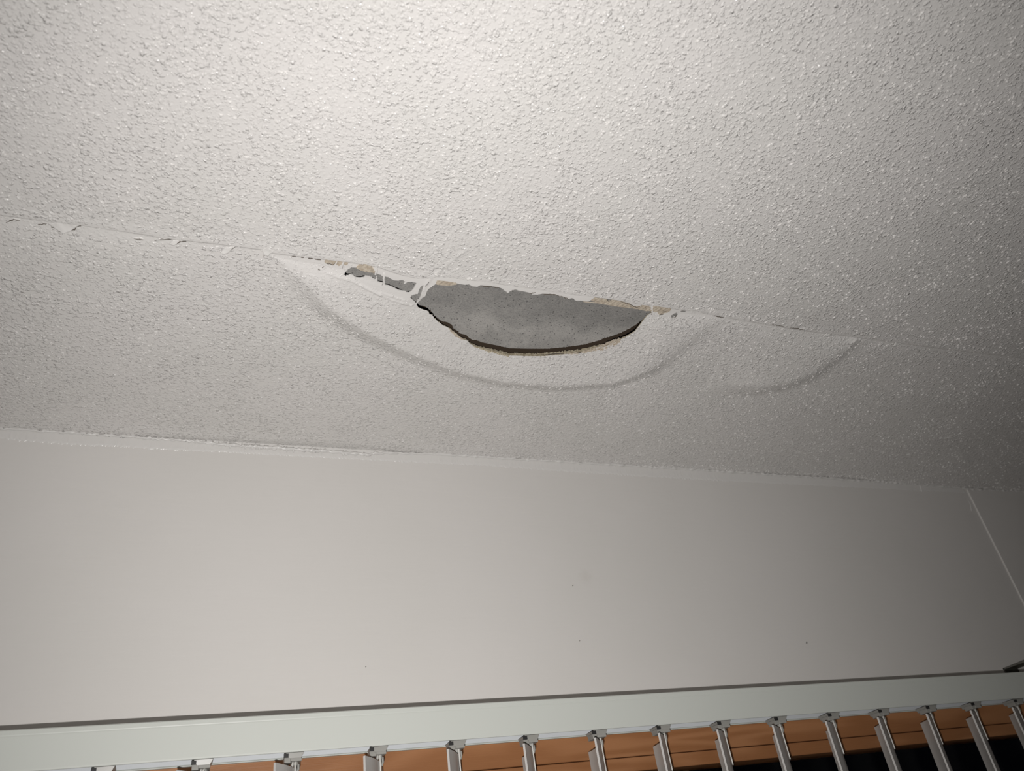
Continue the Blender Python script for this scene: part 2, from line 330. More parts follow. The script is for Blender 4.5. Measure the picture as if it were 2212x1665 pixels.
def glass():
    m, nt, b = new_mat('window glass')
    b.inputs['Base Color'].default_value = (0.96, 0.98, 0.97, 1)
    b.inputs['Roughness'].default_value = 0.0
    b.inputs['Transmission Weight'].default_value = 1.0
    b.inputs['IOR'].default_value = 1.15
    return m
M_GLASS = glass()

# ---------------------------------------------------------------- geometry tools for the ceiling
def arr(L): return np.array(L, float) / 1000.0

def dist_polyline(P, L):
    d = np.full(len(P), 1e9)
    for a, b in zip(L[:-1], L[1:]):
        ab = b - a; t = np.clip(((P - a) @ ab) / max(ab @ ab, 1e-12), 0, 1)
        d = np.minimum(d, np.hypot(*(P - a - t[:, None] * ab).T))
    return d

def nearest_on(P, L):
    best = np.full(len(P), 1e9); Q = P.copy()
    for a, b in zip(L[:-1], L[1:]):
        ab = b - a; t = np.clip(((P - a) @ ab) / max(ab @ ab, 1e-12), 0, 1)
        q = a + t[:, None] * ab; d = np.hypot(*(P - q).T)
        k = d < best; best[k] = d[k]; Q[k] = q[k]
    return best, Q

def inside(P, poly):
    x, y = P.T; r = np.zeros(len(P), bool); n = len(poly)
    for i in range(n):
        (x0, y0), (x1, y1) = poly[i], poly[(i + 1) % n]
        if y0 == y1: continue
        r ^= ((y0 > y) != (y1 > y)) & (x < (x1 - x0) * (y - y0) / (y1 - y0) + x0)
    return r

def sstep(a, b, x):
    t = np.clip((x - a) / (b - a), 0, 1); return t * t * (3 - 2 * t)

def wobble(x, y, s, seed):
    r = np.random.default_rng(seed); o = np.zeros_like(x)
    for k in range(6):
        ang = r.uniform(0, 2 * np.pi); f = s * r.uniform(.5, 1.8); o += np.sin((x * np.cos(ang) + y * np.sin(ang)) * f + r.uniform(0, 6.28))
    return o / 3.5

seam = arr(SEAM)
seam = np.vstack([[-4.0, seam[0, 1]], seam, [4.0, seam[-1, 1]]])
def seam_y(x): return np.interp(x, seam[:, 0], seam[:, 1])
sagA, sagB = arr(SAG_A), arr(SAG_B)
lipc = np.vstack([arr(LIP), [[0.457, 0.5775], [0.56, 0.566]]])
innerA = np.vstack([[[0.03, 0.572], [0.108, 0.577], [0.150, 0.590], [0.185, 0.602]], lipc])
innerB = np.array([[0.56, 0.570], [0.70, 0.572], [0.80, 0.572]])

def sag(P, curve, inner, A, w, taper0, taper1):
    dC = dist_polyline(P, curve); dL = dist_polyline(P, inner)
    # region enclosed between the crease curve and the inner line
    poly = np.vstack([curve, inner[::-1]])
    ins = inside(P, poly)
    sd = np.where(ins, -dC, dC)                       # signed distance, positive outside the sag
    drop = sstep(w, -w, sd)
    rise = np.where(ins, np.clip(dL / (dL + np.maximum(dC - 0.6 * w, 0) + 1e-9), 0, 1), 1.0)
    f = drop * rise
    amp = sstep(taper0[0], taper0[1], P[:, 0]) * sstep(taper1[1], taper1[0], P[:, 0])
    return -A * f * amp

def height(P):
    x, y = P.T
    v = y - seam_y(x)
    # the far sheet sits a little higher than the near one: rounded paint step, then a slope back down
    amp = 0.0015 + 0.0021 * sstep(0.12, 0.22, x) * sstep(0.62, 0.46, x) + 0.0008 * sstep(-0.05, -0.15, x) + 0.0004 * wobble(x, y * 0, 40, 3)
    run = 0.022 + 0.010 * sstep(0.15, 0.25, x) * sstep(0.55, 0.45, x)
    h = np.where(v < 0, -0.0006 * sstep(-0.012, -0.001, v), 0.0)
    h = h + np.where(v >= 0, -0.0006 + (amp + 0.0006) * sstep(0, 0.0034, v), 0.0)
    h = h - np.where(v > 0.0034, amp * np.clip((v - 0.0034) / run, 0, 1), 0.0)
    out = (y > seam_y(x) - 0.001)
    inb = sstep(-0.012, 0.012, v)
    h = h + inb * (sag(P, sagA, innerA, 0.0108, 0.017, (0.03, 0.11), (0.47, 0.56)) + sag(P, sagB, innerB, 0.0092, 0.024, (0.58, 0.70), (0.715, 0.782)))
    # the sheet dips where it meets the wall at the right, and is never quite flat
    h = h - 0.006 * sstep(0.95, 1.32, x) * sstep(0.78, 0.92, y) + 0.0009 * wobble(x, y, 11, 5) * sstep(0.0, 0.05, np.abs(v)) * (y < 0.9)
    # pinched fold running up from the corner of the tear
    fold = arr([[190.1, 604.0], [194.0, 580.0], [198.1, 563.0], [207.6, 543.0], [218.5, 522.0]])
    h = h - 0.0007 * np.exp(-(dist_polyline(P, fold) / 0.0022) ** 2)
    fold2 = arr([[186.0, 566.0], [199.0, 548.0], [203.0, 530.0]])
    h = h - 0.0005 * np.exp(-(dist_polyline(P, fold2) / 0.002) ** 2)
    # brushed out ridges in the paint left of the tear
    for L in ([[128.0, 592.5], [160.0, 607.0], [186.0, 614.0]], [[96.0, 583.0], [118.0, 588.0], [150.0, 603.0]], [[150.0, 600.0], [176.0, 607.5]]):
        h = h - 0.0009 * np.exp(-(dist_polyline(P, arr(L)) / 0.0014) ** 2)
    return h

def stipple_mask(P):
    x, y = P.T; v = y - seam_y(x)
    wdt = 0.004 + 0.011 * sstep(0.10, 0.2, x) * sstep(0.60, 0.40, x) + 0.006 * sstep(-0.02, -0.1, x)
    wdt = wdt * (1 + 0.35 * wobble(x, y * 0, 60, 9))
    m = 1.0 - (0.62 + 0.33 * sstep(0.10, 0.2, x) * sstep(0.60, 0.45, x)) * sstep(-0.004, 0.0, v) * sstep(wdt + 0.006, wdt, v)
    # thick, brushed paint over the old repair left of the tear
    patch = inside(P, arr([[20, 560], [80, 560], [140, 575], [192, 600], [200, 628], [150, 612], [96, 597], [50, 584]]))
    edge = dist_polyline(P, arr([[20, 560], [80, 560], [140, 575], [192, 600], [200, 628], [150, 612], [96, 597], [50, 584], [20, 560]]))
    m = m * (1 - 0.62 * np.where(patch, sstep(0, 0.010, edge), 0))
    strip = inside(P, arr([[108, 556], [200, 566], [196, 612], [130, 590]]))
    m = np.where(strip & (v > 0), m * 0.25, m)
    band = arr([[190, 616], [230, 652], [280, 676], [330, 683]])
    m = m * (1 - 0.35 * np.exp(-(dist_polyline(P, band) / 0.012) ** 2))
    return np.clip(m, 0.03, 1)

def spaced(*segs):
    out = []
    for a, b, d in segs:
        n = max(1, int(round((b - a) / d))); out += list(np.linspace(a, b, n, endpoint=False))
    out.append(segs[-1][1])
    return np.array(out)

def grid(xs, ys):
    X, Y = np.meshgrid(xs, ys); P = np.stack([X.ravel(), Y.ravel()], 1)
    nx, ny = len(xs), len(ys)
    i = (np.arange(ny - 1)[:, None] * nx + np.arange(nx - 1)[None]).ravel()
    F = np.stack([i, i + 1, i + nx + 1, i + nx], 1)
    return P, F

def fast_mesh(name, V, F, mat, parent, smooth=True, attr=None):
    used = np.unique(F); remap = np.full(len(V), -1); remap[used] = np.arange(len(used)); F = remap[F]; V = V[used]
    me = bpy.data.meshes.new(name)
    me.vertices.add(len(V)); me.vertices.foreach_set('co', V.astype(np.float32).ravel())
    me.loops.add(F.size); me.loops.foreach_set('vertex_index', F.astype(np.int32).ravel())
    me.polygons.add(len(F)); me.polygons.foreach_set('loop_start', np.arange(0, F.size, F.shape[1], dtype=np.int32))
    me.polygons.foreach_set('use_smooth', np.full(len(F), smooth))
    me.update(calc_edges=True); me.validate()
    if attr is not None:
        a = me.attributes.new('stipple', 'FLOAT', 'POINT'); a.data.foreach_set('value', attr[used].astype(np.float32))
    me.materials.append(mat)
    return link(bpy.data.objects.new(name, me), parent)

# ---------------------------------------------------------------- ceiling
X0, X1, Y0 = -1.4, 2.4, -2.6
ceiling = structure(bpy.data.objects.new('ceiling', None)); link(ceiling)
ceiling.location = (0, 0, 0)

xs = spaced((X0, -0.26, 0.12), (-0.26, 0.08, 0.002), (0.08, 0.50, 0.001), (0.50, 1.10, 0.002), (1.10, 1.60, 0.008), (1.60, X1, 0.12))
ys = spaced((Y0, 0.0, 0.2), (0.0, 0.515, 0.02), (0.515, 0.69, 0.001), (0.69, 0.80, 0.002), (0.80, WALL, 0.006))
P, F = grid(xs, ys)
holes = [arr(HOLE_MAIN)] + [arr(q) for q in (SLIVER_A, SLIVER_B, SLIVER_C, SLIVER_D, SLIVER_E)]
near = (P[:, 0] > 0.1) & (P[:, 0] < 0.47) & (P[:, 1] > 0.55) & (P[:, 1] < 0.69)
idx = np.where(near)[0]
hole_face = np.zeros(len(F), bool)
for hpoly in holes:
    d, Q = nearest_on(P[idx], np.vstack([hpoly, hpoly[:1]]))
    k = d < 0.00052
    P[idx[k]] = Q[k]
cen = P[F].mean(1)
nf = np.where((cen[:, 0] > 0.1) & (cen[:, 0] < 0.47) & (cen[:, 1] > 0.55) & (cen[:, 1] < 0.69))[0]
for hpoly in holes:
    hole_face[nf[inside(cen[nf], hpoly)]] = True
H = height(P); MASK = stipple_mask(P)
V = np.column_stack([P, CEIL + H])
far = cen[:, 1] >= seam_y(cen[:, 0])
F = F[:, ::-1]                                              # faces look down into the room
sheet_a = fast_mesh('ceiling_sheet', V, F[~far & ~hole_face], M_STIP, ceiling, attr=MASK)
sheet_b = fast_mesh('ceiling_sheet', V, F[far & ~hole_face], M_STIP, ceiling, attr=MASK)

# beads of the rolled paint that stand proud as real droplets (far too many to count)
def droplets(name, parent, near_side, density, r0, r1, seed):
    r = np.random.default_rng(seed)
    n = int(density * 1.75 * 0.80)
    D = np.column_stack([r.uniform(-0.25, 1.50, n), r.uniform(0.115, 0.912, n)])
    if not near_side:                                        # a crust of larger beads where the roller met the wall
        D = np.vstack([D, np.column_stack([r.uniform(0.30, 1.50, 900), r.uniform(0.9085, 0.9180, 900)])])
    n = len(D)
    v = D[:, 1] - seam_y(D[:, 0])
    k = (v < -0.001) if near_side else (v > 0.001)
    k &= r.uniform(0, 1, n) < np.clip(0.62 + 0.38 * wobble(D[:, 0], D[:, 1], 60, 21) + 0.25 * wobble(D[:, 0], D[:, 1], 190, 22), 0.12, 1)
    k &= D[:, 0] < 0.62 + D[:, 1] * 1.05                    # what the window wall side can show
    k &= r.uniform(0, 1, n) < stipple_mask(D) * 1.05
    for hp in holes:
        k &= ~inside(D, hp) & (dist_polyline(D, np.vstack([hp, hp[:1]])) > 0.0022)
    D = D[k]; n = len(D)
    rad = r0 + (r1 - r0) * r.beta(1.3, 3.0, n); hgt = rad * r.uniform(0.42, 0.78, n)
    ang = r.uniform(0, 2 * np.pi, n); el = r.uniform(1.0, 1.9, n)
    m = 8; th = np.arange(m) * 2 * np.pi / m
    rings = [(1.0, -0.25), (0.93, 0.36), (0.58, 0.81)]
    base = np.array([[a * np.cos(t), a * np.sin(t), h] for a, h in rings for t in th] + [[0, 0, 1.0]])
    kv = len(base)
    X = base[None, :, 0] * (rad * el)[:, None]; Y = base[None, :, 1] * (rad / np.sqrt(el))[:, None]
    VX = D[:, :1] + X * np.cos(ang)[:, None] - Y * np.sin(ang)[:, None]
    VY = D[:, 1:] + X * np.sin(ang)[:, None] + Y * np.cos(ang)[:, None]
    VZ = (CEIL + height(D))[:, None] - base[None, :, 2] * hgt[:, None] - 0.0001
    VV = np.stack([VX, VY, VZ], 2).reshape(-1, 3)
    tri = []
    for q in range(2):
        for i in range(m):
            a, b = q * m + i, q * m + (i + 1) % m; tri += [(a, a + m, b), (b, a + m, b + m)]
    for i in range(m): tri.append((2 * m + i, 3 * m, 2 * m + (i + 1) % m))
    tri = np.array(tri)
    FF = (tri[None] + (np.arange(n) * kv)[:, None, None]).reshape(-1, 3)
    o = fast_mesh(name, VV, FF, M_DROP, parent)
    o['kind'] = 'stuff'
    return o
M_DROP = plain('glossy droplet paint', (0.788, 0.770, 0.752), 0.17, 0.5)
droplets('paint_droplets', sheet_a, True, 19000, 0.0006, 0.0019, 31)
droplets('paint_droplets', sheet_b, False, 25000, 0.0005, 0.0015, 32)

# broken edge of the torn sheet: crumbly plaster face, as thick as the sheet
def edges(FF):
    e = np.concatenate([FF[:, [0, 1]], FF[:, [1, 2]], FF[:, [2, 3]], FF[:, [3, 0]]]); return np.sort(e, 1)
ek, eh = edges(F[~hole_face]), edges(F[hole_face])
key = lambda e: e[:, 0].astype(np.int64) * len(P) + e[:, 1]
border = np.unique(key(eh)[np.isin(key(eh), key(ek))])
bv = np.stack([border // len(P), border % len(P)], 1)
mx = P[bv].mean(1)
lip_w = np.interp(mx[:, 0], [0.19, 0.23, 0.26, 0.285, 0.33, 0.37, 0.41, 0.44, 0.455], [0.0008, 0.0014, 0.0026, 0.0042, 0.0050, 0.0060, 0.0058, 0.0030, 0.001])
dl = dist_polyline(mx, arr(LIP))
mainlip = dl < 0.0025
jit = rng.uniform(.75, 1.2, 4096)
def rim_h(x, y): return float(np.interp(x, [0.19, 0.23, 0.26, 0.285, 0.33, 0.37, 0.41, 0.44, 0.455], [0.0008, 0.0014, 0.0024, 0.0036, 0.0044, 0.0052, 0.0050, 0.0026, 0.001])) * jit[int((x * 1000 + y * 330) * 0.7) % 4096]
ev = []
for (a, b), isl in zip(bv, mainlip):
    ha, hb = (rim_h(V[a][0], V[a][1]), rim_h(V[b][0], V[b][1])) if isl else (0.0012, 0.0012)
    off = 0.0006 if isl else 0.0
    ev += [V[a], V[b], V[b] + [0, off, hb], V[a] + [0, off, ha]]
# merge matching corners so the rim reads as one ragged strip
ev = np.array(ev); m_i = [i for i, f in enumerate(mainlip) if f]; o_i = [i for i, f in enumerate(mainlip) if not f]
def rim(name, ids, mat):
    vs = [ev[4*i+k] for i in ids for k in range(4)]; fs = [tuple(range(4*j, 4*j+4)) for j in range(len(ids))]
    o = mesh_obj(name, vs, fs, mat, sheet_b); return o
rim('broken_edge', m_i, M_EDGE)
rim('paint_edge', o_i, M_GLOSS)

# grey fibre board showing in the tear, broken along a ragged arc
bedge = arr(BOARD_EDGE)
board_poly = np.vstack([bedge, [[0.4615, 0.572], [0.40, 0.562], [0.30, 0.558], [0.214, 0.569], [0.2035, 0.577], [0.1905, 0.598], [0.1885, 0.606]]])
def board_z(P):
    t = np.clip((P[:, 1] - seam_y(P[:, 0])) / 0.105, 0, 1)
    return np.maximum(CEIL + height(P) * (P[:, 1] < seam_y(P[:, 0]) + 0.02) + 0.0007, CEIL + 0.0038 + 0.0016 * np.sin(np.pi * np.clip(t * 1.35, 0, 1)) - 0.0018 * t)
def board_patch(name, poly, zf, cell, mat, parent, thick, edge_mat=None):
    lo, hi = poly.min(0) - cell, poly.max(0) + cell
    Pp, Ff = grid(np.arange(lo[0], hi[0], cell), np.arange(lo[1], hi[1], cell))
    d, Q = nearest_on(Pp, np.vstack([poly, poly[:1]])); k = d < 0.55 * cell; Pp[k] = Q[k]
    keep = inside(Pp[Ff].mean(1), poly); Ff = Ff[keep]
    z = zf(Pp); Vv = np.column_stack([Pp, z]); n = len(Vv)
    e = np.concatenate([Ff[:, [0, 1]], Ff[:, [1, 2]], Ff[:, [2, 3]], Ff[:, [3, 0]]])
    s = np.sort(e, 1); kk = s[:, 0].astype(np.int64) * n + s[:, 1]
    u, inv, cnt = np.unique(kk, return_inverse=True, return_counts=True); be = e[cnt[inv] == 1]
    V2 = np.vstack([Vv, Vv + [0, 0, thick]])
    sk = np.stack([be[:, 0], be[:, 1], be[:, 1] + n, be[:, 0] + n], 1)
    return fast_mesh(name, V2, np.vstack([Ff[:, ::-1], sk]), mat, parent, smooth=False)
board = board_patch('fibre_board', board_poly, board_z, 0.0012, M_BOARD, ceiling, 0.005)
# narrow continuation of the board behind the smaller tears on the left
slot = lambda lo: (lambda P: np.full(len(P), CEIL + lo))
slip = arr([[104, 560], [143, 572], [151, 574], [168, 577], [186, 582], [199, 571], [197, 584], [191.8, 599], [190.8, 610.0], [186.0, 607.0], [181.0, 601.0], [181.0, 597.0], [179.0, 594.2], [176.5, 596.2],
            [170, 594.3], [160, 590.6], [152.5, 588.2], [148.2, 585.8], [144.6, 586.2], [141, 583.2], [136.8, 582.2], [130, 581.2], [126.5, 583.3], [121.5, 583.6], [116, 580.8], [112.5, 581.2], [108, 578.5]])
board_patch('fibre_board', slip, lambda P: CEIL + height(P) + 0.0010, 0.0012, M_BOARD, ceiling, 0.003)

# roof timbers added above the tear to reflect dull brown in the gap
for y in (0.70, 1.05):
    j = MB(); j.box(-0.3, 1.1, y - 0.045, y + 0.045, CEIL + 0.0105, CEIL + 0.10); j.obj('added_joist', M_JOIST, ceiling)

# plaster left on the board and paint skins: each its own thin, uneven piece
def chip(name, pts, mat, parent, dz, thick, curl=0.0, cell=0.0008):
    poly = arr(pts); ylo, yhi = poly[:, 1].min(), poly[:, 1].max()
    base = float(np.median(height(poly)))
    def zf(P):
        t = (P[:, 1] - ylo) / max(yhi - ylo, 1e-6)
        return CEIL + base - dz - curl * t * t + 0.0003 * wobble(P[:, 0], P[:, 1], 900, 17)
    return board_patch(name, poly, zf, cell, mat, parent, thick)
for q in (TAN_RIGHT, TAN_TOP_LEFT):
    chip('plaster_patch', q, M_TAN, ceiling, -0.0005, 0.0016)
for q in (TAN_RIGHT2, TAN_A, TAN_L1, TAN_L2, TAN_L3):
    chip('plaster_patch', q, M_TAN, ceiling, 0.0005, 0.0012)
for q in (GREY_R1, GREY_R2):
    chip('bare_patch', q, M_BOARD, ceiling, 0.0004, 0.001)
L_ = arr(LIP)
def crumbs(x0, x1, wmax, mat, seed):
    r = np.random.default_rng(seed); k = (L_[:, 0] > x0) & (L_[:, 0] < x1); ln = L_[k]
    t = np.linspace(0, 1, 70); xs_ = np.interp(t, np.linspace(0, 1, len(ln)), ln[:, 0]); ys_ = np.interp(t, np.linspace(0, 1, len(ln)), ln[:, 1])
    dx, dy = np.gradient(xs_), np.gradient(ys_); L2 = np.hypot(dx, dy); nx, ny = -dy / L2, dx / L2
    wd = wmax * np.sin(np.pi * t) ** .5 * r.uniform(.15, 1.0, 70)
    poly = np.vstack([np.stack([xs_ - nx * .0006, ys_ - ny * .0006], 1), np.stack([xs_ + nx * wd, ys_ + ny * wd], 1)[::-1]])
    return board_patch('plaster_crumbs', poly, lambda P: CEIL + height(P) - 0.0004 + 0.0003 * wobble(P[:, 0], P[:, 1], 1500, 4), 0.0007, mat, ceiling, 0.0008)
crumbs(0.272, 0.345, 0.0030, M_EDGE, 1)
crumbs(0.385, 0.446, 0.0062, M_TAN, 2)
crumbs(0.234, 0.262, 0.0030, M_TAN, 3)
M_CRACK = plain('crack shade', (0.15, 0.13, 0.11), 0.9, 0.1)  # dark ribbons on the sheet, coloured as the shade inside open cracks
for w, L in CRACKS:
    p_ = arr(L); q_ = []
    for a_, b_ in zip(p_[:-1], p_[1:]):
        n_ = max(2, int(np.hypot(*(b_ - a_)) / 0.0009)); q_ += [a_ + (b_ - a_) * t_ for t_ in np.linspace(0, 1, n_, endpoint=False)]
    q_ = np.array(q_ + [p_[-1]]); q_[1:-1] += rng.normal(0, 0.00022, q_[1:-1].shape)
    d_ = np.gradient(q_, axis=0); d_ /= np.maximum(np.hypot(*d_.T), 1e-9)[:, None]; n_ = np.stack([-d_[:, 1], d_[:, 0]], 1)
    t_ = np.linspace(0, 1, len(q_)); hw = (0.00055 * w * (np.sin(np.pi * t_) * .8 + .2) * rng.uniform(.55, 1.2, len(q_)))[:, None]
    A_, B_ = q_ - n_ * hw, q_ + n_ * hw; zz = CEIL + np.minimum(height(A_), height(B_)) - 0.0011
    k_ = len(q_); Vv = np.vstack([np.column_stack([A_, zz]), np.column_stack([B_, zz]), np.column_stack([A_, zz + .0006]), np.column_stack([B_, zz + .0006])])
    fs = []
    for i in range(k_ - 1):
        fs += [(i, i + 1, k_ + i + 1, k_ + i), (2*k_ + i, 3*k_ + i, 3*k_ + i + 1, 2*k_ + i + 1), (i, 2*k_ + i, 2*k_ + i + 1, i + 1), (k_ + i, k_ + i + 1, 3*k_ + i + 1, 3*k_ + i)]
    mesh_obj('crack', Vv, fs, M_CRACK, ceiling)
flakes = [(FLAKE_1, .0030), (FLAKE_2, .0022), (FLAKE_3, .0018), (FLAKE_4, .0022), (FLAKE_5, .0016), (FLAKE_6, .0010), (FLAKE_7, .0014), (FLAKE_8, .0014), (FLAKE_9, .0016), (FLAKE_10, .0010)]
for q, c in flakes:
    o = chip('paint_flake', q, M_GLOSS, ceiling, 0.0003, 0.0006, c)
    o.data.polygons.foreach_set('use_smooth', [True] * len(o.data.polygons))

# strands of paint still bridging the tear, and the line of filler along the board
def strand(pts, r, zoff=0.0002, mat=M_GLOSS):
    b = MB(); p = arr(pts); hz = height(p)
    b.tube([(x, y, CEIL + h + 0.0003 - zoff) for (x, y), h in zip(p, hz)], r, 6)
    return b.obj('paint_strand', mat, ceiling, True)
strand([[147.6, 573.5], [149.3, 579.0], [149.8, 584.0], [149.4, 590.5]], [0.00039, 0.00059, 0.00059, 0.00039])
strand([[450.5, 566.5], [455.0, 570.5], [457.2, 575.5], [458.2, 581.0]], [0.00046, 0.00072, 0.00078, 0.00065])
strand([[106.6, 562.0], [107.0, 568.0], [106.5, 575.5]], 0.00039)
strand([[137.0, 563.5], [140.5, 570.0], [141.2, 577.0]], [0.00039, 0.00052, 0.00033])
p = PAINT_LINE; b = MB(); b.tube([(x/1000, y/1000, float(board_z(arr([[x, y]]))[0]) + 0.0002) for x, y in p], [.0005, .0009, .0008, .0009, .0005], 6); b.obj('filler_line', M_TAN, ceiling, True)

# ---------------------------------------------------------------- walls and floor
wb = structure(bpy.data.objects.new('wall_back', None)); link(wb)
WX0, WX1, WTOP = -0.26, 1.46, 2.035          # window opening
JX = 1.306                                    # joint between the two wall sheets
a = MB(); a.box(X0, WX0, WALL, WALL + 0.11, 0, CEIL + 0.004); a.box(WX0, JX, WALL, WALL + 0.11, WTOP, CEIL + 0.004); a.box(WX0, WX1, WALL, WALL + 0.11, 0, 0.86)
a.obj('wall_sheet', M_WALL, wb)
a = MB(); a.box(JX + 0.0012, WX1, WALL - 0.0022, WALL + 0.11, WTOP, CEIL + 0.004); a.box(WX1, X1, WALL - 0.0022, WALL + 0.11, 0, CEIL + 0.004)
a.obj('wall_sheet', M_WALL, wb, bevel=0.0006)
# slivers of paint bridging the joint at the top
for (x0, z0, x1, z1, r) in ((1.1938, 2.4000, 1.1915, 2.382, .0006), (1.2995, 2.372, 1.293, 2.348, .0004)):
    b = MB(); b.tube([(x0, WALL - .0004, z0), ((x0+x1)/2 + .002, WALL - .0006, (z0+z1)/2), (x1, WALL - .0003, z1)], r, 6); b.obj('paint_run', M_GLOSS, wb, True)
for (x, dz, s) in ((0.8265, 0.2639, .0020), (0.1902, 0.2536, .0009), (0.4709, 0.3495, .0012), (0.4667, 0.276, .0009)):
    b = MB(); b.add([(x - s, WALL - .0004, CAM_Z + dz - s*.4), (x, WALL - .0010, CAM_Z + dz - s*.9), (x + s, WALL - .0004, CAM_Z + dz + s*.5), (x - s*.2, WALL - .0012, CAM_Z + dz + s*.8), (x, WALL + .0005, CAM_Z + dz)], [(0,1,2,3),(1,0,4),(2,1,4),(3,2,4),(0,3,4)]); b.obj('paint_chip', M_CHIP, wb)

a = MB(); a.box(X0 - 0.1, X0, Y0, WALL + .11, 0, CEIL + .004); structure(a.obj('wall_left', M_WALL))
a = MB(); a.box(X1, X1 + 0.1, Y0, WALL + .11, 0, CEIL + .004); structure(a.obj('wall_right', M_WALL))
a = MB(); a.box(X0 - .1, X1 + .1, Y0 - 0.1, Y0, 0, CEIL + .004); structure(a.obj('wall_front', M_WALL))
a = MB(); a.box(X0 - .1, X1 + .1, Y0 - .1, WALL + .11, -0.1, 0); structure(a.obj('floor', M_FLOOR))

# ceiling paint lapped onto the wall: a thin skin with a beaded lower edge and a heavy bead in the corner
JUNC = [[-227.4, 540.1], [-156.3, 538.8], [-81.4, 538.0], [-28.9, 537.5], [25.4, 535.0], [110.7, 534.1], [201.8, 532.4], [223.5, 537.1], [298.9, 539.4], [406.6, 539.6], [568.8, 539.6], [699.4, 539.5], [901.9, 538.6], [1022.1, 537.8], [1193.8, 536.5], [1317.5, 532.4], [1466.2, 533.3]]
LAP = [[-224.7, 526.5], [-194.3, 524.7], [-158.7, 524.1], [-89.8, 524.5], [-53.9, 523.8], [26.2, 524.9], [111.1, 524.7], [201.4, 524.9], [297.4, 525.4], [382.4, 526.1], [469.1, 523.8], [526.2, 523.6], [615.6, 522.7], [748.0, 522.0], [862.0, 522.4], [1000.0, 523.5], [1300.0, 524.5]]
JUNC, LAP = arr(JUNC), arr(LAP)
lv, lf = [], []
xx = np.arange(-0.30, 1.30, 0.0012)
for i, x in enumerate(xx):
    fade = float(sstep(1.0, 0.5, np.array([x]))[0])
    zt = CEIL + 0.001; zl = CAM_Z + np.interp(x, LAP[:, 0], LAP[:, 1]) + 0.0007 * random.gauss(0, 1)
    th = 0.00028 + 0.00045 * fade * (0.35 + abs(random.gauss(0, .6)))
    lv += [(x, WALL - 0.0002, zt), (x, WALL - 0.00025, zl + 0.003), (x, WALL - th, zl + 0.0008), (x, WALL + 0.0002, zl - 0.0004)]
    if i:
        n = 4 * i
        for k in range(3): lf.append((n - 4 + k, n - 3 + k, n + 1 + k, n + k))
mesh_obj('lapped_paint', lv, lf, M_GLOSS, wb, True)
def bead():
    b = MB(); x = -0.30; pts, rad = [], []
    while x < 1.62:
        zt = CAM_Z + np.interp(x, JUNC[:, 0], JUNC[:, 1])
        heavy = float(np.exp(-((x - 0.12) / 0.09) ** 2))
        r = 0.0010 + 0.0007 * abs(random.gauss(0, 1)) + 0.0012 * heavy * random.random()
        pts.append((x, WALL - 0.0006 - 0.5 * r, min(zt + 0.0006 * random.gauss(0, 1), CEIL - 0.0002))); rad.append(r)
        x += random.uniform(0.0018, 0.0040)
    b.tube(pts, rad, 7)
    return b.obj('paint_bead', M_GLOSS, ceiling, True)
bead()
# drips hanging from the bead at the left
b = MB()
for x, L in [(random.uniform(0.0, 0.215), random.uniform(.0015, .0045)) for _ in range(42)] + [(random.uniform(-0.2, 0.0), .0015) for _ in range(12)]:
    zt = CAM_Z + np.interp(x, JUNC[:, 0], JUNC[:, 1]); r = random.uniform(.0008, .0015)
    b.tube([(x, WALL - .0010, zt + .003), (x + r*.3, WALL - .0012, zt - L*.5), (x + r*.5, WALL - .0006, zt - L)], [r, r * 1.15, r * .5], 7)
b.obj('paint_drips', M_GLOSS, ceiling, True)

# ---------------------------------------------------------------- timber window behind the blind
win = structure(bpy.data.objects.new('window_1', None)); link(win)
win.location = (0, 0, 0)
FY = 0.915
zt, zb = CAM_Z + 0.215, 0.86
def bar(name, x0, x1, y0, y1, z0, z1, mat=M_WOOD, bev=0.0012):
    b = MB(); b.box(x0, x1, y0, y1, z0, z1); return b.obj(name, mat, win, bevel=bev)
bar('head', WX0, WX1, FY, 1.02, CAM_Z + 0.1352, WTOP)
bar('jamb', WX0, WX0 + .04, FY, 1.02, zb + .04, CAM_Z + 0.1352)
bar('jamb', WX1 - .04, WX1, FY, 1.02, zb + .04, CAM_Z + 0.1352)
bar('sill', WX0, WX1, FY - .03, 1.02, zb, zb + .04)
bar('sash_rail', WX0 + .04, WX1 - .04, FY + .0012, 0.96, CAM_Z + 0.1190, CAM_Z + 0.1346)
bar('sash_rail', WX0 + .04, WX1 - .04, FY + .0012, 0.96, zb + .04, zb + .085)
bar('sash_stile', WX0 + .04, WX0 + .085, FY + .0012, 0.96, zb + .085, CAM_Z + 0.1190)
bar('sash_stile', WX1 - .085, WX1 - .04, FY + .0012, 0.96, zb + .085, CAM_Z + 0.1190)
bar('glass_pane', WX0 + .08, WX1 - .08, 0.938, 0.942, zb + .08, CAM_Z + 0.1235, M_GLASS, 0)

# ---------------------------------------------------------------- vertical blind
blind = bpy.data.objects.new('vertical_blind', None); link(blind)
RZ0, RZ1, RY0, RY1 = CAM_Z + 0.1523, CAM_Z + 0.1872, 0.830, 0.8635
RX0, RX1 = -0.245, 1.45
blind.location = (0.6, 0.847, RZ0)
blind['label'] = 'white vertical blind with pale grey head rail and turned slats below the wall'
blind['category'] = 'blind'
bo = Vector(blind.location)
def local(b): b.v = [(x - bo.x, y - bo.y, z - bo.z) for x, y, z in b.v]; return b
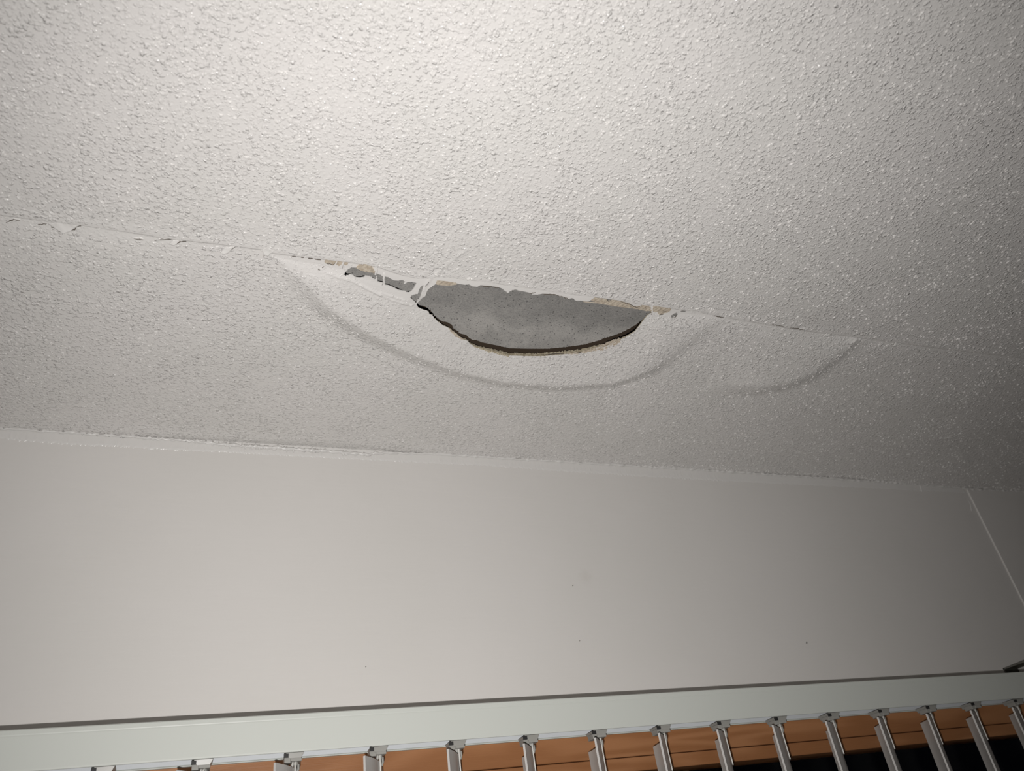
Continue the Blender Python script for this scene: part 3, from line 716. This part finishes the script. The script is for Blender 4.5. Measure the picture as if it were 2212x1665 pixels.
# rail: rounded C section, a shallow bead near its top edge, open slot underneath
prof = [(RY0 + .0004, RZ0), (RY0 + .0014, RZ0), (RY0 + .0020, RZ0 + .001), (RY0 + .0020, RZ1 - .002), (RY1 - .0020, RZ1 - .002), (RY1 - .0020, RZ0 + .002),
        (RY1 - .0036, RZ0 + .0004), (RY1 - .0036, RZ0 - .0006), (RY1 - .0008, RZ0 - .0006), (RY1, RZ0 + .001), (RY1, RZ1 - .001), (RY1 - .001, RZ1), (RY0 + .0016, RZ1), (RY0 + .0004, RZ1 - .0010),
        (RY0 + .0001, RZ1 - .0046), (RY0 + .0003, RZ1 - .0054), (RY0, RZ1 - .0064), (RY0, RZ0 + .0016), (RY0 + .0001, RZ0 + .0005)]
b = MB(); b.extrude_x(prof[::-1], RX0, RX1); local(b).obj('head_rail', M_RAIL, blind, bevel=0.0002)
b = MB(); b.box(RX0 + .002, RX1 - .002, RY1 - .0033, RY1 - .0022, RZ0 + .0012, RZ0 + .014); local(b).obj('track_liner', M_RAILIN, blind)
for x0, x1 in ((RX0 - .003, RX0), (RX1, RX1 + .003)):
    b = MB(); b.box(x0, x1, RY0 - .001, RY1 + .001, RZ0 - .001, RZ1 + .001); local(b).obj('end_cap', M_PLASTIC, blind, bevel=.0006)
for x0 in (-0.20, 1.190):
    b = MB(); w = .030; zc = CAM_Z + .2120
    b.box(x0, x0 + w, .838, WALL, zc, zc + .0022)                                    # arm
    b.box(x0, x0 + w, WALL - .0022, WALL, zc - .030, zc + .0022)                     # plate on the wall, behind the rail
    b.add([(x0, .838, zc), (x0 + w, .838, zc), (x0 + w, .832, RZ1), (x0, .832, RZ1), (x0, .8402, zc + .0022), (x0 + w, .8402, zc + .0022), (x0 + w, .8342, RZ1), (x0, .8342, RZ1)],
          [(0,1,2,3),(7,6,5,4),(0,4,5,1),(2,6,7,3),(1,5,6,2),(3,7,4,0)])
    b.box(x0 + .004, x0 + w - .004, .834, .858, RZ1, RZ1 + .0018)
    local(b).obj('mounting_bracket', M_METAL, blind)

PITCH, CX0 = 0.08158, -0.0604
def carrier_mesh():
    b = MB()
    b.taper(-.0085, .0085, -.0140, .0085, -.0048, .0002, .0028, .001)               # body in the slot
    b.box(-.0098, -.0040, -.0120, .0010, -.0083, -.0030)                             # gear block
    b.box(-.0040, .0062, -.0130, .0040, -.0072, -.0046)
    b.tube([(.0012, -.004, -.0045), (.0012, -.004, -.0100)], .0030, 8)
    for s in (-1, 1):                                                                # two prongs of the hook
        b.tube([(.0012 + s * .0030, -.004, -.0085), (.0012 + s * .0032, -.004, -.0130), (.0012 + s * .0020, -.004, -.0165)], [.0014, .0013, .0010], 6)
    return b
cm0 = carrier_mesh()
carrier0 = cm0.obj('carrier', M_PLASTIC, blind, bevel=.0003)
sk = MB(); sk.box(-.0105, -.0062, -.0145, -.0128, -.0040, -.0006)
socket0 = sk.obj('gear_socket', M_DARKPL, carrier0)
SL, SW, SAG = 1.14, 0.0900, 0.0085
def slat_mesh():
    # curved vinyl slat: chord along local y (near edge at -y), belly towards +x, beaded long edges
    n = 14; inner, outer = [], []
    for i in range(n + 1):
        t = i / n; y = (t - .5) * SW
        x = -SAG * (2 * t - 1) ** 2
        nx, ny = 1.0, 4 * SAG * (2 * t - 1) / (SW / 1.0); L = math.hypot(nx, ny); nx, ny = nx / L, ny / L
        h = 0.0006 if 0 < i < n else 0.0011
        inner.append((x - nx * h, y - ny * h)); outer.append((x + nx * h, y + ny * h))
    prof = outer + inner[::-1]; m = len(prof); b = MB()
    b.add([(x, y, 0) for x, y in prof] + [(x, y, -SL) for x, y in prof],
          [((i + 1) % m, i, i + m, (i + 1) % m + m) for i in range(m)])
    for i in range(n):
        b.f.append((i, i + 1, m - 2 - i, m - 1 - i)); b.f.append((m + m - 1 - i, m + m - 2 - i, m + i + 1, m + i))
    return b
slat0 = slat_mesh().obj('slat', M_SLAT, blind, True)
slat0.data.set_sharp_from_angle(angle=math.radians(40))
cl = MB()
cl.box(.0008, .0022, -.0055, .0055, -.034, .0050)                                    # clip on the belly of the slat
cl.box(-.0018, -.0006, -.0050, .0050, -.016, .0050)
cl.tube([(-.0012, -.0040, .0050), (-.0012, -.0040, .0085), (.0004, -.0030, .0105), (.0018, -.0040, .0085), (.0018, -.0040, .0050)], .0011, 6)
clip0 = cl.obj('hanger_clip', M_CLIP, slat0, bevel=.0003)
slot = MB(); slot.box(.0021, .0024, -.0018, .0018, .0000, .0040)
hole0 = slot.obj('clip_slot', M_DARKPL, slat0)

def dup(o, parent):
    c = o.copy(); COL.objects.link(c); c.parent = parent; return c
first = True
for i in range(-2, 19):
    x = CX0 + PITCH * i
    if x < RX0 + .02 or x > RX1 - .02: continue
    ang = 19 + 20 * float(sstep(0.36, 0.78, np.array([x]))[0]) + max(0.0, x - 0.84) * 31 + random.uniform(-1.2, 1.2)
    if first:
        c, s_ = carrier0, slat0
    else:
        c = dup(carrier0, blind); dup(socket0, c)
        s_ = dup(slat0, blind); dup(clip0, s_); dup(hole0, s_)
    first = False
    c.location = (x - bo.x, 0, 0)
    s_.location = (x + .0010 - bo.x, -.003, -.0125)
    s_.rotation_euler = (math.radians(random.uniform(-.3, .3)), 0, -math.radians(ang))
